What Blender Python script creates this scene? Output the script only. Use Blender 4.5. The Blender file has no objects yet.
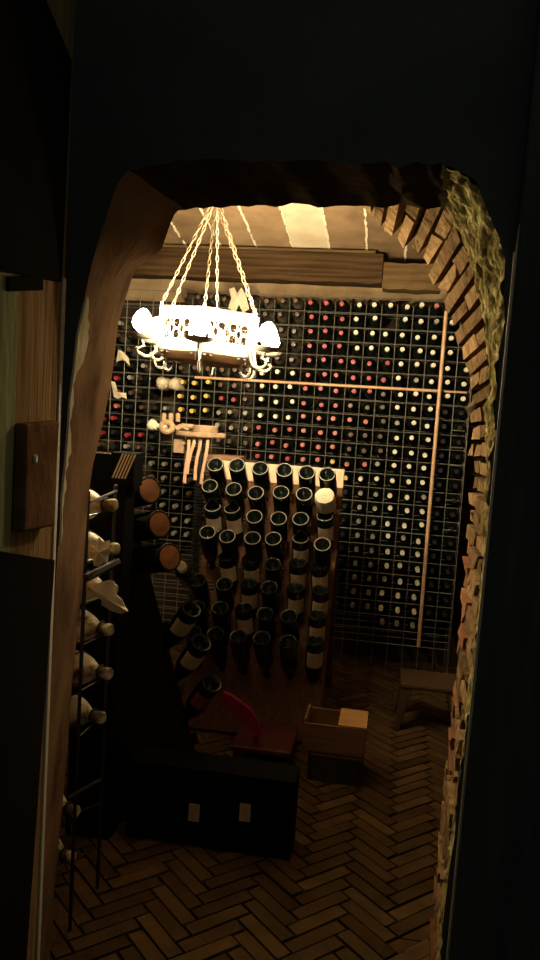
import bpy, math, random
from mathutils import Vector, Matrix
random.seed(7)
R = math.radians
C = bpy.context.scene.collection
SC = bpy.context.scene
W, H, F = 540, 960, 780.0
PI = math.pi

# ------------------------------------------------------------------ camera
EYE = Vector((0, 0, 1.6))
YAW, PITCH, ROLL = R(9.0), R(5.0), R(3.6)
f0 = Vector((-math.sin(YAW) * math.cos(PITCH), math.cos(YAW) * math.cos(PITCH), -math.sin(PITCH)))
r0 = Vector((math.cos(YAW), math.sin(YAW), 0))
u0 = r0.cross(f0)
cr = r0 * math.cos(ROLL) + u0 * math.sin(ROLL)
cu = u0 * math.cos(ROLL) - r0 * math.sin(ROLL)
cam = bpy.data.cameras.new('camera')
cam.sensor_fit = 'VERTICAL'; cam.sensor_height = 36; cam.lens = F / H * 36; cam.clip_start = 0.02
co = bpy.data.objects.new('camera', cam); C.objects.link(co)
M3 = Matrix((cr, cu, -f0)).transposed()
co.matrix_world = Matrix.Translation(EYE) @ M3.to_4x4()
SC.camera = co

def ray(px, py):
    return f0 + cr * ((px - W / 2) / F) - cu * ((py - H / 2) / F)
def at(px, py, Y):
    d = ray(px, py); return EYE + d * ((Y - EYE.y) / d.y)
def atz(px, py, z):
    d = ray(px, py); return EYE + d * ((z - EYE.z) / d.z)

# ------------------------------------------------------------------ materials
def mat(name, col, rough=0.7, metal=0.0, spec=0.5, var=None, vscale=8.0, bump=0.0, bscale=40.0,
        emit=None, estr=0.0, island=0.0, stretch=(1, 1, 1), extra=None, escale=3.0, ethr=(0.5, 0.6), coat=0.0):
    if rough >= 0.75 and spec == 0.5: spec = 0.0      # dry, dusty surfaces have hardly any sheen
    m = bpy.data.materials.new(name); m.use_nodes = True
    nt = m.node_tree; N = nt.nodes; L = nt.links
    b = N['Principled BSDF']
    b.inputs['Base Color'].default_value = (*col, 1); b.inputs['Roughness'].default_value = rough
    b.inputs['Metallic'].default_value = metal; b.inputs['Specular IOR Level'].default_value = spec
    if coat: b.inputs['Coat Weight'].default_value = coat; b.inputs['Coat Roughness'].default_value = 0.08
    tc = N.new('ShaderNodeTexCoord'); mp = N.new('ShaderNodeMapping'); mp.inputs['Scale'].default_value = stretch
    L.new(tc.outputs['Object'], mp.inputs['Vector'])
    cur = None
    if var is not None:
        n = N.new('ShaderNodeTexNoise'); n.inputs['Scale'].default_value = vscale; n.inputs['Detail'].default_value = 6
        L.new(mp.outputs['Vector'], n.inputs['Vector'])
        r = N.new('ShaderNodeValToRGB'); r.color_ramp.elements[0].position = 0.35; r.color_ramp.elements[1].position = 0.68
        r.color_ramp.elements[0].color = (*col, 1); r.color_ramp.elements[1].color = (*var, 1)
        L.new(n.outputs['Fac'], r.inputs['Fac']); cur = r.outputs['Color']
    if extra is not None:
        n2 = N.new('ShaderNodeTexNoise'); n2.inputs['Scale'].default_value = escale; n2.inputs['Detail'].default_value = 8
        L.new(tc.outputs['Object'], n2.inputs['Vector'])
        r2 = N.new('ShaderNodeValToRGB'); r2.color_ramp.elements[0].position = ethr[0]; r2.color_ramp.elements[1].position = ethr[1]
        L.new(n2.outputs['Fac'], r2.inputs['Fac'])
        mx = N.new('ShaderNodeMix'); mx.data_type = 'RGBA'
        L.new(r2.outputs['Color'], mx.inputs['Factor'])
        if cur is not None: L.new(cur, mx.inputs[6])
        else: mx.inputs[6].default_value = (*col, 1)
        mx.inputs[7].default_value = (*extra, 1); cur = mx.outputs[2]
    if island:
        g = N.new('ShaderNodeNewGeometry'); mr = N.new('ShaderNodeMapRange')
        mr.inputs['To Min'].default_value = 1 - island; mr.inputs['To Max'].default_value = 1 + island
        L.new(g.outputs['Random Per Island'], mr.inputs['Value'])
        hs = N.new('ShaderNodeHueSaturation')
        L.new(mr.outputs['Result'], hs.inputs['Value'])
        if cur is not None: L.new(cur, hs.inputs['Color'])
        else: hs.inputs['Color'].default_value = (*col, 1)
        cur = hs.outputs['Color']
    if cur is not None: L.new(cur, b.inputs['Base Color'])
    if bump:
        n3 = N.new('ShaderNodeTexNoise'); n3.inputs['Scale'].default_value = bscale; n3.inputs['Detail'].default_value = 8
        L.new(mp.outputs['Vector'], n3.inputs['Vector'])
        bp = N.new('ShaderNodeBump'); bp.inputs['Strength'].default_value = bump; bp.inputs['Distance'].default_value = 0.01
        L.new(n3.outputs['Fac'], bp.inputs['Height']); L.new(bp.outputs['Normal'], b.inputs['Normal'])
    if emit is not None:
        b.inputs['Emission Color'].default_value = (*emit, 1); b.inputs['Emission Strength'].default_value = estr
    return m

M = {
 'plaster': mat('old_plaster', (0.205, 0.122, 0.066), 0.9, var=(0.12, 0.070, 0.038), vscale=5, bump=0.3, bscale=22, extra=(0.07, 0.042, 0.025), escale=4, ethr=(0.55, 0.7)),
 'plaster_back': mat('pale_plaster', (0.42, 0.30, 0.17), 0.9, var=(0.28, 0.19, 0.10), vscale=7, bump=0.5, bscale=25),
 'cellarwall': mat('darkened_cellar_wall', (0.07, 0.05, 0.032), 0.95, var=(0.04, 0.028, 0.018), vscale=4, bump=0.5),  # darkened to carry the shade behind the rack and cut bounced light
 'plaster_edge': mat('chipped_plaster_edge', (0.62, 0.52, 0.34), 0.9, var=(0.45, 0.36, 0.22), vscale=12, bump=0.4),
 'moss': mat('mossy_mortar', (0.28, 0.20, 0.08), 0.95, var=(0.19, 0.17, 0.05), vscale=22, bump=1.0, bscale=60, extra=(0.55, 0.48, 0.22), escale=28, ethr=(0.54, 0.66)),
 'stone': mat('wall_brick', (0.23, 0.15, 0.072), 0.95, var=(0.13, 0.078, 0.035), vscale=22, bump=1.0, bscale=60, island=0.45, extra=(0.06, 0.036, 0.016), escale=26, ethr=(0.56, 0.68)),
 'redbrick': mat('red_wall_brick', (0.24, 0.11, 0.055), 0.9, var=(0.17, 0.08, 0.04), vscale=14, bump=0.7, bscale=45, island=0.3),
 'mortar': mat('dark_mortar', (0.055, 0.036, 0.018), 0.95, var=(0.03, 0.02, 0.01), bump=0.8),
 'floorbrick': mat('floor_brick', (0.10, 0.062, 0.027), 0.9, var=(0.065, 0.041, 0.02), vscale=10, bump=0.5, bscale=40, island=0.35),
 'floorbed': mat('floor_joint', (0.022, 0.015, 0.009), 0.95),
 'tile': mat('terracotta_slab', (0.30, 0.205, 0.115), 0.85, var=(0.20, 0.13, 0.07), vscale=6, bump=0.3, bscale=30, island=0.28),
 'tilepale': mat('pale_slab', (0.78, 0.66, 0.46), 0.85, var=(0.62, 0.51, 0.34), vscale=6, bump=0.3),
 'mortarline': mat('white_mortar', (0.85, 0.76, 0.55), 0.9, bump=0.4),
 'beam': mat('dark_beam_wood', (0.036, 0.021, 0.010), 0.85, var=(0.085, 0.052, 0.026), vscale=9, stretch=(0.25, 3, 6), bump=0.5, bscale=20),
 'beam2': mat('lighter_beam_wood', (0.15, 0.098, 0.045), 0.8, var=(0.09, 0.056, 0.026), vscale=9, stretch=(0.3, 3, 6), bump=0.5, bscale=20),
 'jamb': mat('jamb_wood', (0.15, 0.083, 0.036), 0.85, var=(0.30, 0.185, 0.085), vscale=30, stretch=(2, 2, 0.12), bump=0.4, bscale=50),
 'greenpaint': mat('flaking_green_paint', (0.25, 0.25, 0.12), 0.85, var=(0.14, 0.12, 0.05), vscale=9, stretch=(1, 1, 0.4), bump=0.4),
 'lintel': mat('dark_lintel_timber', (0.045, 0.030, 0.018), 0.95, var=(0.028, 0.019, 0.012), vscale=12, bump=0.15),  # darker even colour than the plaster reveal
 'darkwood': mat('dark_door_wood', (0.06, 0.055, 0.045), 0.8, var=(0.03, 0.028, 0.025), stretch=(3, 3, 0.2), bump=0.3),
 'paleedge': mat('pale_edge_colour', (0.50, 0.42, 0.30), 0.7),
 'lockmetal': mat('rusty_lock_metal', (0.075, 0.036, 0.018), 0.8, var=(0.15, 0.075, 0.034), vscale=14, bump=0.3),
 'iron': mat('black_iron', (0.012, 0.013, 0.013), 0.35, metal=0.0, spec=0.6),
 'wire': mat('grey_wire', (0.19, 0.185, 0.15), 0.5, metal=0.5),
 'copper': mat('pale_copper_rail', (0.72, 0.47, 0.27), 0.5, metal=0.1, var=(0.60, 0.36, 0.20), vscale=20),
 'glass': mat('dark_bottle_glass', (0.006, 0.010, 0.007), 0.12, spec=0.6),
 'rimglint': mat('painted_rim_glint', (0.36, 0.35, 0.30), 0.3, spec=0.8),  # pale tone painting the lamp glint on bottle bases
 'dusty': mat('dusty_bottle_glass', (0.030, 0.030, 0.020), 0.35, var=(0.10, 0.085, 0.06), vscale=22),
 'browncap': mat('brown_capsule', (0.10, 0.055, 0.035), 0.4),
 'blackcap': mat('black_capsule', (0.02, 0.02, 0.02), 0.3),
 'greycap': mat('grey_capsule', (0.30, 0.29, 0.25), 0.4),
 'redcap': mat('red_capsule', (0.36, 0.028, 0.035), 0.45),
 'pinkcap': mat('faded_red_capsule', (0.52, 0.16, 0.13), 0.5),
 'whitecap': mat('white_capsule', (0.80, 0.76, 0.60), 0.5),
 'yellowcap': mat('yellow_capsule', (0.80, 0.56, 0.16), 0.45),
 'paper': mat('cream_paper', (0.78, 0.70, 0.52), 0.85, var=(0.62, 0.54, 0.38), vscale=18, bump=0.3),
 'label': mat('cream_bottle_label', (0.66, 0.52, 0.35), 0.8, var=(0.50, 0.37, 0.24), vscale=25),
 'tanlabel': mat('tan_round_label', (0.42, 0.19, 0.075), 0.7, var=(0.30, 0.13, 0.05), vscale=20),
 'redlabel': mat('dull_red_label', (0.30, 0.06, 0.05), 0.7),
 'pupwood': mat('pale_pine_board', (0.72, 0.52, 0.37), 0.75, var=(0.60, 0.42, 0.28), vscale=14, stretch=(4, 4, 0.4), bump=0.2),
 'orangewood': mat('darkened_reddish_board', (0.15, 0.078, 0.042), 0.8, var=(0.09, 0.045, 0.025), vscale=14, stretch=(4, 4, 0.4)),  # reddish wood, darkened to carry shade on the rack board
 'cratewood': mat('wine_box_wood', (0.26, 0.14, 0.07), 0.7, var=(0.18, 0.09, 0.045), vscale=14, stretch=(0.4, 3, 4), bump=0.2),
 'litlid': mat('lit_lid_wood', (0.62, 0.38, 0.15), 0.7, var=(0.50, 0.28, 0.10), vscale=14, stretch=(0.4, 3, 4)),  # crate wood made paler to paint lamp light on the lid
 'white': mat('white_enamel_iron', (0.30, 0.275, 0.22), 0.6, var=(0.25, 0.22, 0.165), vscale=12, bump=0.2),
 'chain': mat('pale_rope_chain', (0.52, 0.42, 0.26), 0.7),
 'innershade': mat('shade_dark_inside', (0.03, 0.017, 0.009), 0.85),  # shade painted on the inner panel faces
 'tray': mat('brown_tray', (0.36, 0.21, 0.10), 0.7, var=(0.26, 0.14, 0.06), vscale=9),
 'bulb': mat('lit_bulb', (1, 0.9, 0.7), 0.4, emit=(1.0, 0.80, 0.50), estr=600),
 'candle': mat('ivory_candle_sleeve', (0.85, 0.78, 0.6), 0.5),
 'casting': mat('dusty_cast_metal', (0.42, 0.30, 0.19), 0.75, var=(0.30, 0.20, 0.12), vscale=14, bump=0.3),
 'hose': mat('pale_rubber_hose', (0.72, 0.42, 0.28), 0.55),
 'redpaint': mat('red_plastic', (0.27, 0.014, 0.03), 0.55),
 'plastic': mat('shade_dark_plastic', (0.075, 0.045, 0.025), 0.8),  # white plastic coloured dark to put the stool in shade
 'frontpaint': mat('dim_grey_wall_paint', (0.085, 0.075, 0.07), 0.9, var=(0.06, 0.055, 0.05), vscale=3, bump=0.3),
 'leafshade': mat('painted_leaf_shade', (0.012, 0.010, 0.008), 1.0, spec=0.0),  # near-black colour painting shade on the door leaf
 'shadedred': mat('shaded_red_plastic', (0.06, 0.008, 0.012), 0.6),  # shaded copy of the red plastic
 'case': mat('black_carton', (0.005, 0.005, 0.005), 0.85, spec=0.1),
}

# ------------------------------------------------------------------ mesh builder
class MB:
    def __init__(s): s.v = []; s.f = []; s.mi = []; s.cm = 0
    def add(s, vs, fs):
        o = len(s.v); s.v += [tuple(v) for v in vs]
        for f in fs: s.f.append(tuple(i + o for i in f)); s.mi.append(s.cm)
        return s
    def hexa(s, p):  # 8 points: bottom 4, top 4
        return s.add(p, [(3, 2, 1, 0), (4, 5, 6, 7), (0, 1, 5, 4), (1, 2, 6, 5), (2, 3, 7, 6), (3, 0, 4, 7)])
    def box(s, c, d, rz=0, rot=None):
        hx, hy, hz = d[0] / 2, d[1] / 2, d[2] / 2
        m = rot or Matrix.Rotation(rz, 3, 'Z')
        p = [Vector(c) + m @ Vector((x, y, z)) for z in (-hz, hz) for x, y in ((-hx, -hy), (hx, -hy), (hx, hy), (-hx, hy))]
        return s.hexa(p)
    def lathe(s, prof, n=16, m=None, ang=(0, 2 * PI), flip=False):
        m = m or Matrix.Identity(4); full = abs(ang[1] - ang[0] - 2 * PI) < 1e-6
        k = n if full else n + 1
        vs = []; fs = []
        for r, z in prof:
            for i in range(k):
                a = ang[0] + (ang[1] - ang[0]) * i / n
                vs.append(m @ Vector((r * math.cos(a), r * math.sin(a), z)))
        for j in range(len(prof) - 1):
            for i in range(n):
                a = j * k + i; b = j * k + (i + 1) % k; c = (j + 1) * k + (i + 1) % k; d = (j + 1) * k + i
                fs.append((a, b, c, d))
        return s.add(vs, fs)
    def tube(s, pts, r, n=8, closed=False, cap=True, flat=None):
        pts = [Vector(p) for p in pts]; N = len(pts); vs = []; fs = []
        rr = r if isinstance(r, (list, tuple)) else [r] * N
        t0 = (pts[1] - pts[0]).normalized()
        up = Vector((0, 0, 1)) if abs(t0.z) < 0.9 else Vector((1, 0, 0))
        for i, p in enumerate(pts):
            if closed: t = pts[(i + 1) % N] - pts[i - 1]
            else: t = pts[min(i + 1, N - 1)] - pts[max(i - 1, 0)]
            t.normalize()
            a = t.cross(up)
            if a.length < 1e-4: a = t.cross(Vector((0, 1, 0)))
            a.normalize(); b = a.cross(t); up = b
            for k in range(n):
                q = 2 * PI * k / n
                vs.append(p + (a * math.cos(q) + b * math.sin(q)) * rr[i])
        m = N if closed else N - 1
        for i in range(m):
            for k in range(n):
                fs.append((i * n + k, i * n + (k + 1) % n, ((i + 1) % N) * n + (k + 1) % n, ((i + 1) % N) * n + k))
        if cap and not closed:
            fs.append(tuple(range(n - 1, -1, -1))); fs.append(tuple((N - 1) * n + k for k in range(n)))
        return s.add(vs, fs)
    def grid(s, rows):
        n = len(rows[0]); vs = [p for r in rows for p in r]; fs = []
        for j in range(len(rows) - 1):
            for i in range(n - 1):
                fs.append((j * n + i, j * n + i + 1, (j + 1) * n + i + 1, (j + 1) * n + i))
        return s.add(vs, fs)
    def mesh(s, name, mats, smooth=False, recalc=True):
        me = bpy.data.meshes.new(name); me.from_pydata(s.v, [], s.f)
        mats = mats if isinstance(mats, (list, tuple)) else [mats]
        for q in mats: me.materials.append(q)
        for p, i in zip(me.polygons, s.mi): p.material_index = i; p.use_smooth = smooth
        if recalc:
            import bmesh
            bm = bmesh.new(); bm.from_mesh(me); bmesh.ops.recalc_face_normals(bm, faces=bm.faces); bm.to_mesh(me); bm.free()
        if smooth:
            try: me.set_sharp_from_angle(angle=R(40))
            except Exception: pass
        return me
    def build(s, name, mats, parent=None, smooth=False, recalc=True, loc=None):
        o = bpy.data.objects.new(name, s.mesh(name, mats, smooth, recalc)); C.objects.link(o)
        if parent: o.parent = parent
        if loc is not None: o.location = loc
        return o

def bevel(o, w=0.004, seg=2):
    b = o.modifiers.new('edge', 'BEVEL'); b.width = w; b.segments = seg; b.limit_method = 'ANGLE'
    return o
def tag(o, label=None, cat=None, group=None, kind=None):
    if label: o['label'] = label
    if cat: o['category'] = cat
    if group: o['group'] = group
    if kind: o['kind'] = kind
    return o
def thing(name, label, cat, loc=(0, 0, 0), group=None, rot=None):
    o = bpy.data.objects.new(name, None); C.objects.link(o); o.location = loc; o.empty_display_size = 0.05
    if rot is not None: o.rotation_euler = rot
    return tag(o, label, cat, group)
def struct(o): o['kind'] = 'structure'; return o
def link_copy(o, parent=None):
    c = o.copy(); C.objects.link(c); c.parent = parent
    return c
def copy_tree(o, parent=None):
    c = link_copy(o, parent)
    for ch in list(o.children): copy_tree(ch, c)
    return c
def frame(z, hint=(0, 0, 1)):      # 3x3 with local z along given axis, local y towards hint
    z = Vector(z).normalized(); h = Vector(hint)
    x = h.cross(z)
    if x.length < 1e-4: x = Vector((1, 0, 0)).cross(z)
    x.normalize(); y = z.cross(x)
    return Matrix((x, y, z)).transposed()
ORD = ['zeroth','first','second','third','fourth','fifth','sixth','seventh','eighth','ninth','tenth','eleventh','twelfth','thirteenth','fourteenth','fifteenth','sixteenth','seventeenth','eighteenth','nineteenth','twentieth','twenty-first','twenty-second','twenty-third','twenty-fourth','twenty-fifth','twenty-sixth']

# ------------------------------------------------------------------ room shell
YB = 5.22                       # plaster back wall
XR = at(478, 400, 4.9).x + 0.10 # right cellar wall
XL = -2.15
CZ0, CY0, CS = at(290, 250, 4.75).z, 4.75, -0.176
def ceil_z(y): return CZ0 + (y - CY0) * CS

m = MB(); m.box(((XL + XR) / 2, YB + 0.06, 1.4), (XR - XL + 0.6, 0.12, 2.9)); struct(m.build('wall_back', M['cellarwall']))
zpb = at(290, 298, YB).z
m = MB(); m.box(((XL + XR) / 2, YB - 0.012, (zpb - 0.06 + 2.75) / 2), (XR - XL, 0.02, 2.75 - zpb + 0.06)); struct(m.build('trim_5', M['plaster_back']))
m = MB(); m.box((XL - 0.06, 3.6, 1.6), (0.12, 3.5, 3.3)); struct(m.build('wall_left', M['cellarwall']))
m = MB(); m.box((XR + 0.06, 3.85, 1.6), (0.12, 2.9, 3.3)); struct(m.build('wall_far_right', M['cellarwall']))

# ceiling of broad slabs with white mortar joints
m = MB(); m.cm = 0
def ceil_box(mb, x0, x1, y0, y1, t0, t1):
    p = []
    for dz in (t0, t1):
        for x, y in ((x0, y0), (x1, y0), (x1, y1), (x0, y1)): p.append((x, y, ceil_z(y) + dz))
    mb.hexa(p)
lines = [at(px, 230, 4.5).x for px in (164, 190, 229, 271)] ; PW = 0.222
xref = at(331, 257, 4.82).x
edges = [xref + PW * k for k in range(-9, 5)]
pal = 8
for k in range(len(edges) - 1):
    m.cm = 1 if k == pal else 0
    x0, x1 = edges[k] + 0.003, edges[k + 1] - 0.003
    for y0, y1 in ((1.78, 2.9), (2.906, 4.03), (4.036, YB)):
        ceil_box(m, x0, x1, y0, y1, random.uniform(0, 0.006), 0.05)
m.cm = 2
for k in range(len(edges)):
    x = edges[k]; y = 1.8
    while y < 4.85:   # ragged mortar squeezed out of the joint
        l = random.uniform(0.02, 0.05); w = random.uniform(0.003, 0.0075); dx = random.uniform(-0.003, 0.003)
        if random.random() < 0.9: ceil_box(m, x + dx - w, x + dx + w, y, y + l, -0.003, 0.02)
        y += l
m.cm = 0
ceil_box(m, XL - 0.1, XR + 0.1, 1.78, YB + 0.1, 0.052, 0.12)
struct(m.build('ceiling', [M['tile'], M['tilepale'], M['mortarline']]))

# beams under the ceiling along the rack
bz_t = at(290, 252, 4.72).z; bz_b = at(290, 281, 4.72).z
xj = at(383, 272, 4.70).x; xe = at(442, 276, 4.70).x
def rough_beam(name, x0, x1, y0, y1, z0, z1, material, n=14):
    mb = MB(); rows = []
    for i in range(n + 1):
        x = x0 + (x1 - x0) * i / n
        j = lambda a: random.uniform(-a, a)
        rows.append([(x, y0 + j(.006), z0 + j(.005)), (x, y0 + j(.004), (z0 + z1) / 2 + j(.004)), (x, y0 + j(.004), z1 + j(.003)), (x, y1, z1), (x, y1, z0 + j(.004)), ])
        rows[-1].append(rows[-1][0])
    mb.grid(rows); mb.add(rows[0][:5], [(0, 1, 2, 3, 4)]); mb.add(rows[-1][:5], [(4, 3, 2, 1, 0)])
    return mb.build(name, material)
struct(rough_beam('trim_1', XL + .02, xj - 0.004, 4.70, 4.84, bz_b, bz_t, M['beam'], 26))
struct(rough_beam('trim_2', xj + 0.002, xe, 4.68, 4.84, at(400, 289, 4.68).z, at(400, 263, 4.68).z, M['beam2'], 8))
# lighter strip on top of the long beam
m = MB(); m.box(((XL + xj) / 2, 4.73, bz_t + 0.008), (xj - XL - 0.1, 0.10, 0.014)); struct(bevel(m.build('trim_3', M['beam2']), 0.002))

# herringbone floor
m = MB(); WB = 0.055; n = 4
m.cm = 0
ca, sa = math.cos(PI / 4), math.sin(PI / 4)
def fb(x, y, w, h):
    g = 0.0028; zt = random.uniform(-0.003, 0.002)
    pts = [(x + g, y + g), (x + w - g, y + g), (x + w - g, y + h - g), (x + g, y + h - g)]
    q = [((px * ca - py * sa) - 0.5, (px * sa + py * ca) + 3.2) for px, py in pts]
    cx = sum(p[0] for p in q) / 4; cy = sum(p[1] for p in q) / 4
    if not (XL - .02 < cx < XR + .02 and 1.2 < cy < YB): return
    ins = 0.0025
    top = [(a + (cx - a) * 0.03, b + (cy - b) * 0.03) for a, b in q]
    m.hexa([(a, b, -0.03) for a, b in q] + [(a, b, zt + random.uniform(-.0012, .0012)) for a, b in top])
for r in range(-70, 71):
    for k in range(-10, 11):
        x = r + 2 * n * k
        if abs(x) < 80: fb(x * WB, r * WB, n * WB, WB)
        c0 = r; yy = c0 - 2 * n + 1 + 2 * n * k
        if abs(yy) < 80: fb(c0 * WB, yy * WB, WB, n * WB)
m.cm = 1
m.box(((XL + XR) / 2, 2.3, -0.03), (6.0, 7.0, 0.04))
struct(m.build('floor', [M['floorbrick'], M['floorbed']]))

# ------------------------------------------------------------------ front wall with its rough doorway
Y1, Y2, YLF = 1.55, 1.78, 1.97
near_px = [(28, 960), (40, 780), (55, 600), (62, 480), (70, 380), (78, 325), (93, 262), (112, 198), (124, 172), (180, 160), (300, 161), (400, 164), (452, 166), (478, 180), (494, 225), (505, 280), (502, 340), (497, 420), (487, 560), (470, 700), (456, 820), (444, 960)]
far_px = [(50, 950), (63, 800), (74, 670), (82, 580), (90, 480), (103, 425), (112, 375), (117, 330), (131, 274), (164, 246), (171, 222), (175, 209), (240, 207), (277, 206), (292, 203), (318, 207), (400, 207), (440, 206), (453, 218), (466, 245), (477, 280), (487, 330), (491, 420), (486, 560), (469, 700), (455, 820), (442, 960)]
def resample(pts, n):
    d = [0]
    for a, b in zip(pts, pts[1:]): d.append(d[-1] + (b - a).length)
    out = []
    for i in range(n):
        t = d[-1] * i / (n - 1)
        k = max(j for j in range(len(d)) if d[j] <= t + 1e-9); k = min(k, len(pts) - 2)
        u = (t - d[k]) / max(1e-9, d[k + 1] - d[k])
        out.append(pts[k].lerp(pts[k + 1], u))
    return out
def close_floor(p):
    a, b = p[0].copy(), p[-1].copy(); a.z = 0; b.z = 0
    return [a] + p + [b]
def corner_split(p):     # three runs: left jamb, head, right jamb
    return p
NP = close_floor([at(x, y, Y1) for x, y in near_px]); FP = close_floor([at(x, y, YLF if x < 125 else YLF - (YLF - Y2) * min(1, (x - 125) / 50)) for x, y in far_px[:12]] + [at(x, y, Y2) for x, y in far_px[12:]])
# runs are matched separately so left meets left and head meets head
nl, fl = NP[:9], FP[:12]; nm, fm = NP[8:14], FP[11:20]; nr, fr = NP[13:], FP[19:]
def loop(a, b, c, k=(30, 34, 40)):
    A = resample(a, k[0]); B = resample(b, k[1]); D = resample(c, k[2])
    return A[:-1] + B[:-1] + D
NL, FL = loop(nl, nm, nr), loop(fl, fm, fr)
cnt = len(NL)
for i in range(cnt):
    amp = 0.002 if i < 29 else (0.003 if i < 56 else 0.008)
    if i not in (0, cnt - 1):
        for P in (NL, FL): P[i] = P[i] + Vector((random.uniform(-amp, amp), 0, random.uniform(-amp, amp)))
mb = MB()
rows = []
for s in range(6):
    u = s / 5; row = []
    for i in range(cnt):
        p = NL[i].lerp(FL[i], u)
        a = (0.0015 if i < 29 else 0.002 if i < 54 else 0.009) * (1 if 0 < s < 5 else 0)
        row.append(p + Vector((random.uniform(-a, a), 0, random.uniform(-a, a))))
    rows.append(row)
n_moss = 61
def sub(rows, a, b): return [r[a:b] for r in rows]
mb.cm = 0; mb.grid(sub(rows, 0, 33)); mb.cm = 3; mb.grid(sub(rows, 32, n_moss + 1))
mo = MB(); mo.grid(sub(rows, n_moss, cnt)); mo = struct(mo.build('trim_6', M['moss'], smooth=True))
sb = mo.modifiers.new('fine', 'SUBSURF'); sb.levels = sb.render_levels = 3
tx = bpy.data.textures.new('crust', 'CLOUDS'); tx.noise_scale = 0.035; tx.noise_depth = 4
dm = mo.modifiers.new('crust', 'DISPLACE'); dm.texture = tx; dm.strength = 0.030; dm.mid_level = 0.5; dm.texture_coords = 'GLOBAL'
# front and back faces, ring to an outer rectangle
def outer(i, Y):
    p = NL[i]; 
    if i < 29: return Vector((-2.6, Y, 3.2 * i / 29))
    if i < 62: return Vector((-2.6 + 5.0 * (i - 29) / 33, Y, 3.2))
    return Vector((2.4, Y, 3.2 * (1 - (i - 62) / (cnt - 63)))) if i < cnt - 1 else Vector((2.4, Y, 0))
mb.cm = 2
mb.grid([NL, [outer(i, Y1) for i in range(cnt)]])
mb.cm = 0
mb.grid([FL, [outer(i, Y2) for i in range(cnt)]])
struct(mb.build('wall_front', [M['plaster'], M['moss'], M['frontpaint'], M['lintel']], smooth=True, recalc=True))

# pale strip of chipped plaster down the front edge of the left reveal
rnd = random.Random(5); zt1 = at(72, 296, Y1).z; zt0 = at(58, 545, Y1).z; grow = []
for k in range(41):
    z = zt0 + (zt1 - zt0) * k / 40; q = z / NL[29].z * 29 if NL[29].z > 0 else 0
    i = max(j for j in range(29) if NL[j].z <= z); u = (z - NL[i].z) / (NL[i + 1].z - NL[i].z)
    pn = NL[i].lerp(NL[i + 1], u); pf = FL[i].lerp(FL[i + 1], u); pf.z = pn.z
    d = pf - pn; nn = Vector((d.y, -d.x, 0)).normalized()
    bulge = 0.16 * math.exp(-((k - 33) / 3.2) ** 2)
    w1 = min(0.5, 0.05 + bulge + 0.05 * math.sin(k * 0.9) * rnd.random() + rnd.uniform(0, .03)) * min(1, k / 12 + .25)
    grow.append([pn + d * 0.005, pn + d * 0.01 + nn * 0.004, pn + d * max(0.02, w1 * .9) + nn * 0.004, pn + d * max(0.025, w1)])
m = MB(); m.grid(grow); struct(m.build('trim_4', M['plaster_edge']))

# ------------------------------------------------------------------ left wooden door jamb
SPL = math.atan(0.25)                       # the leaf follows the splay of the reveal
hinge = at(59, 450, Y1 - 0.012); hinge.z = 0
du = Vector((math.sin(SPL), -math.cos(SPL), 0)); dn = Vector((math.cos(SPL), math.sin(SPL), 0))
def onleaf(px, py):
    d = ray(px, py); return EYE + d * ((hinge - EYE).dot(dn) / d.dot(dn))
def lu(px, py): return (onleaf(px, py) - hinge).dot(du)
LROT = Matrix((du, dn, Vector((0, 0, 1)))).transposed()
def leafbox(mb, u0, u1, d0, d1, z0, z1):
    c = hinge + du * ((u0 + u1) / 2) + dn * ((d0 + d1) / 2) + Vector((0, 0, (z0 + z1) / 2))
    return mb.box(c, (u1 - u0, d1 - d0, z1 - z0), rot=LROT)
def leafquad(mb, px, d0, d1):         # four corners on the leaf, near-bottom round to near-top
    q = [onleaf(*p) for p in px]
    return mb.hexa([p + dn * d0 for p in q] + [p + dn * d1 for p in q])
ug = lu(14, 380)
m = MB(); leafbox(m, 0.01, ug, -0.04, 0, 0.01, 2.45); jamb = struct(bevel(m.build('door_1', M['jamb']), 0.004))
m = MB(); leafbox(m, 0.010, 0.040, -0.001, 0.004, 0.01, onleaf(62, 276).z); bevel(m.build('door_bead', M['paleedge'], jamb), 0.004)
m = MB(); leafbox(m, ug, ug + 0.14, -0.045, 0.004, 0.01, 2.45); bevel(m.build('green_edge_board', M['greenpaint'], jamb), 0.004)
m = MB(); leafquad(m, [(3, 291), (38, 290), (38, 275), (3, 277)], -0.002, 0.009); m.build('latch_recess_shade', M['leafshade'], jamb)  # dark slab in place of the recess and its shade
m = MB(); leafquad(m, [(-110, 930), (19, 1010), (51, 560), (-24, 548)], -0.001, 0.008); m.build('lower_shade', M['leafshade'], jamb)  # black slab standing in for shade on the lower leaf
m = MB(); leafquad(m, [(-24, 268), (58, 282), (68, 60), (-24, -150)], -0.001, 0.0075); m.build('upper_shade', M['leafshade'], jamb)  # black slab cut along the shadow edge on the upper leaf
zl1, zl0 = onleaf(33, 420).z, onleaf(33, 528).z
m = MB(); leafquad(m, [(10, 532), (42, 526), (48, 420), (13, 423)], 0, 0.022); lk = bevel(m.build('lock_case', M['lockmetal'], jamb), 0.006, 3)
m = MB(); p = onleaf(21, 458); m.lathe([(0, 0.004), (0.006, 0.004), (0.008, 0)], 12, Matrix.Translation(p + dn * 0.022) @ frame(dn).to_4x4()); m.build('screw', M['paleedge'], lk)

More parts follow.
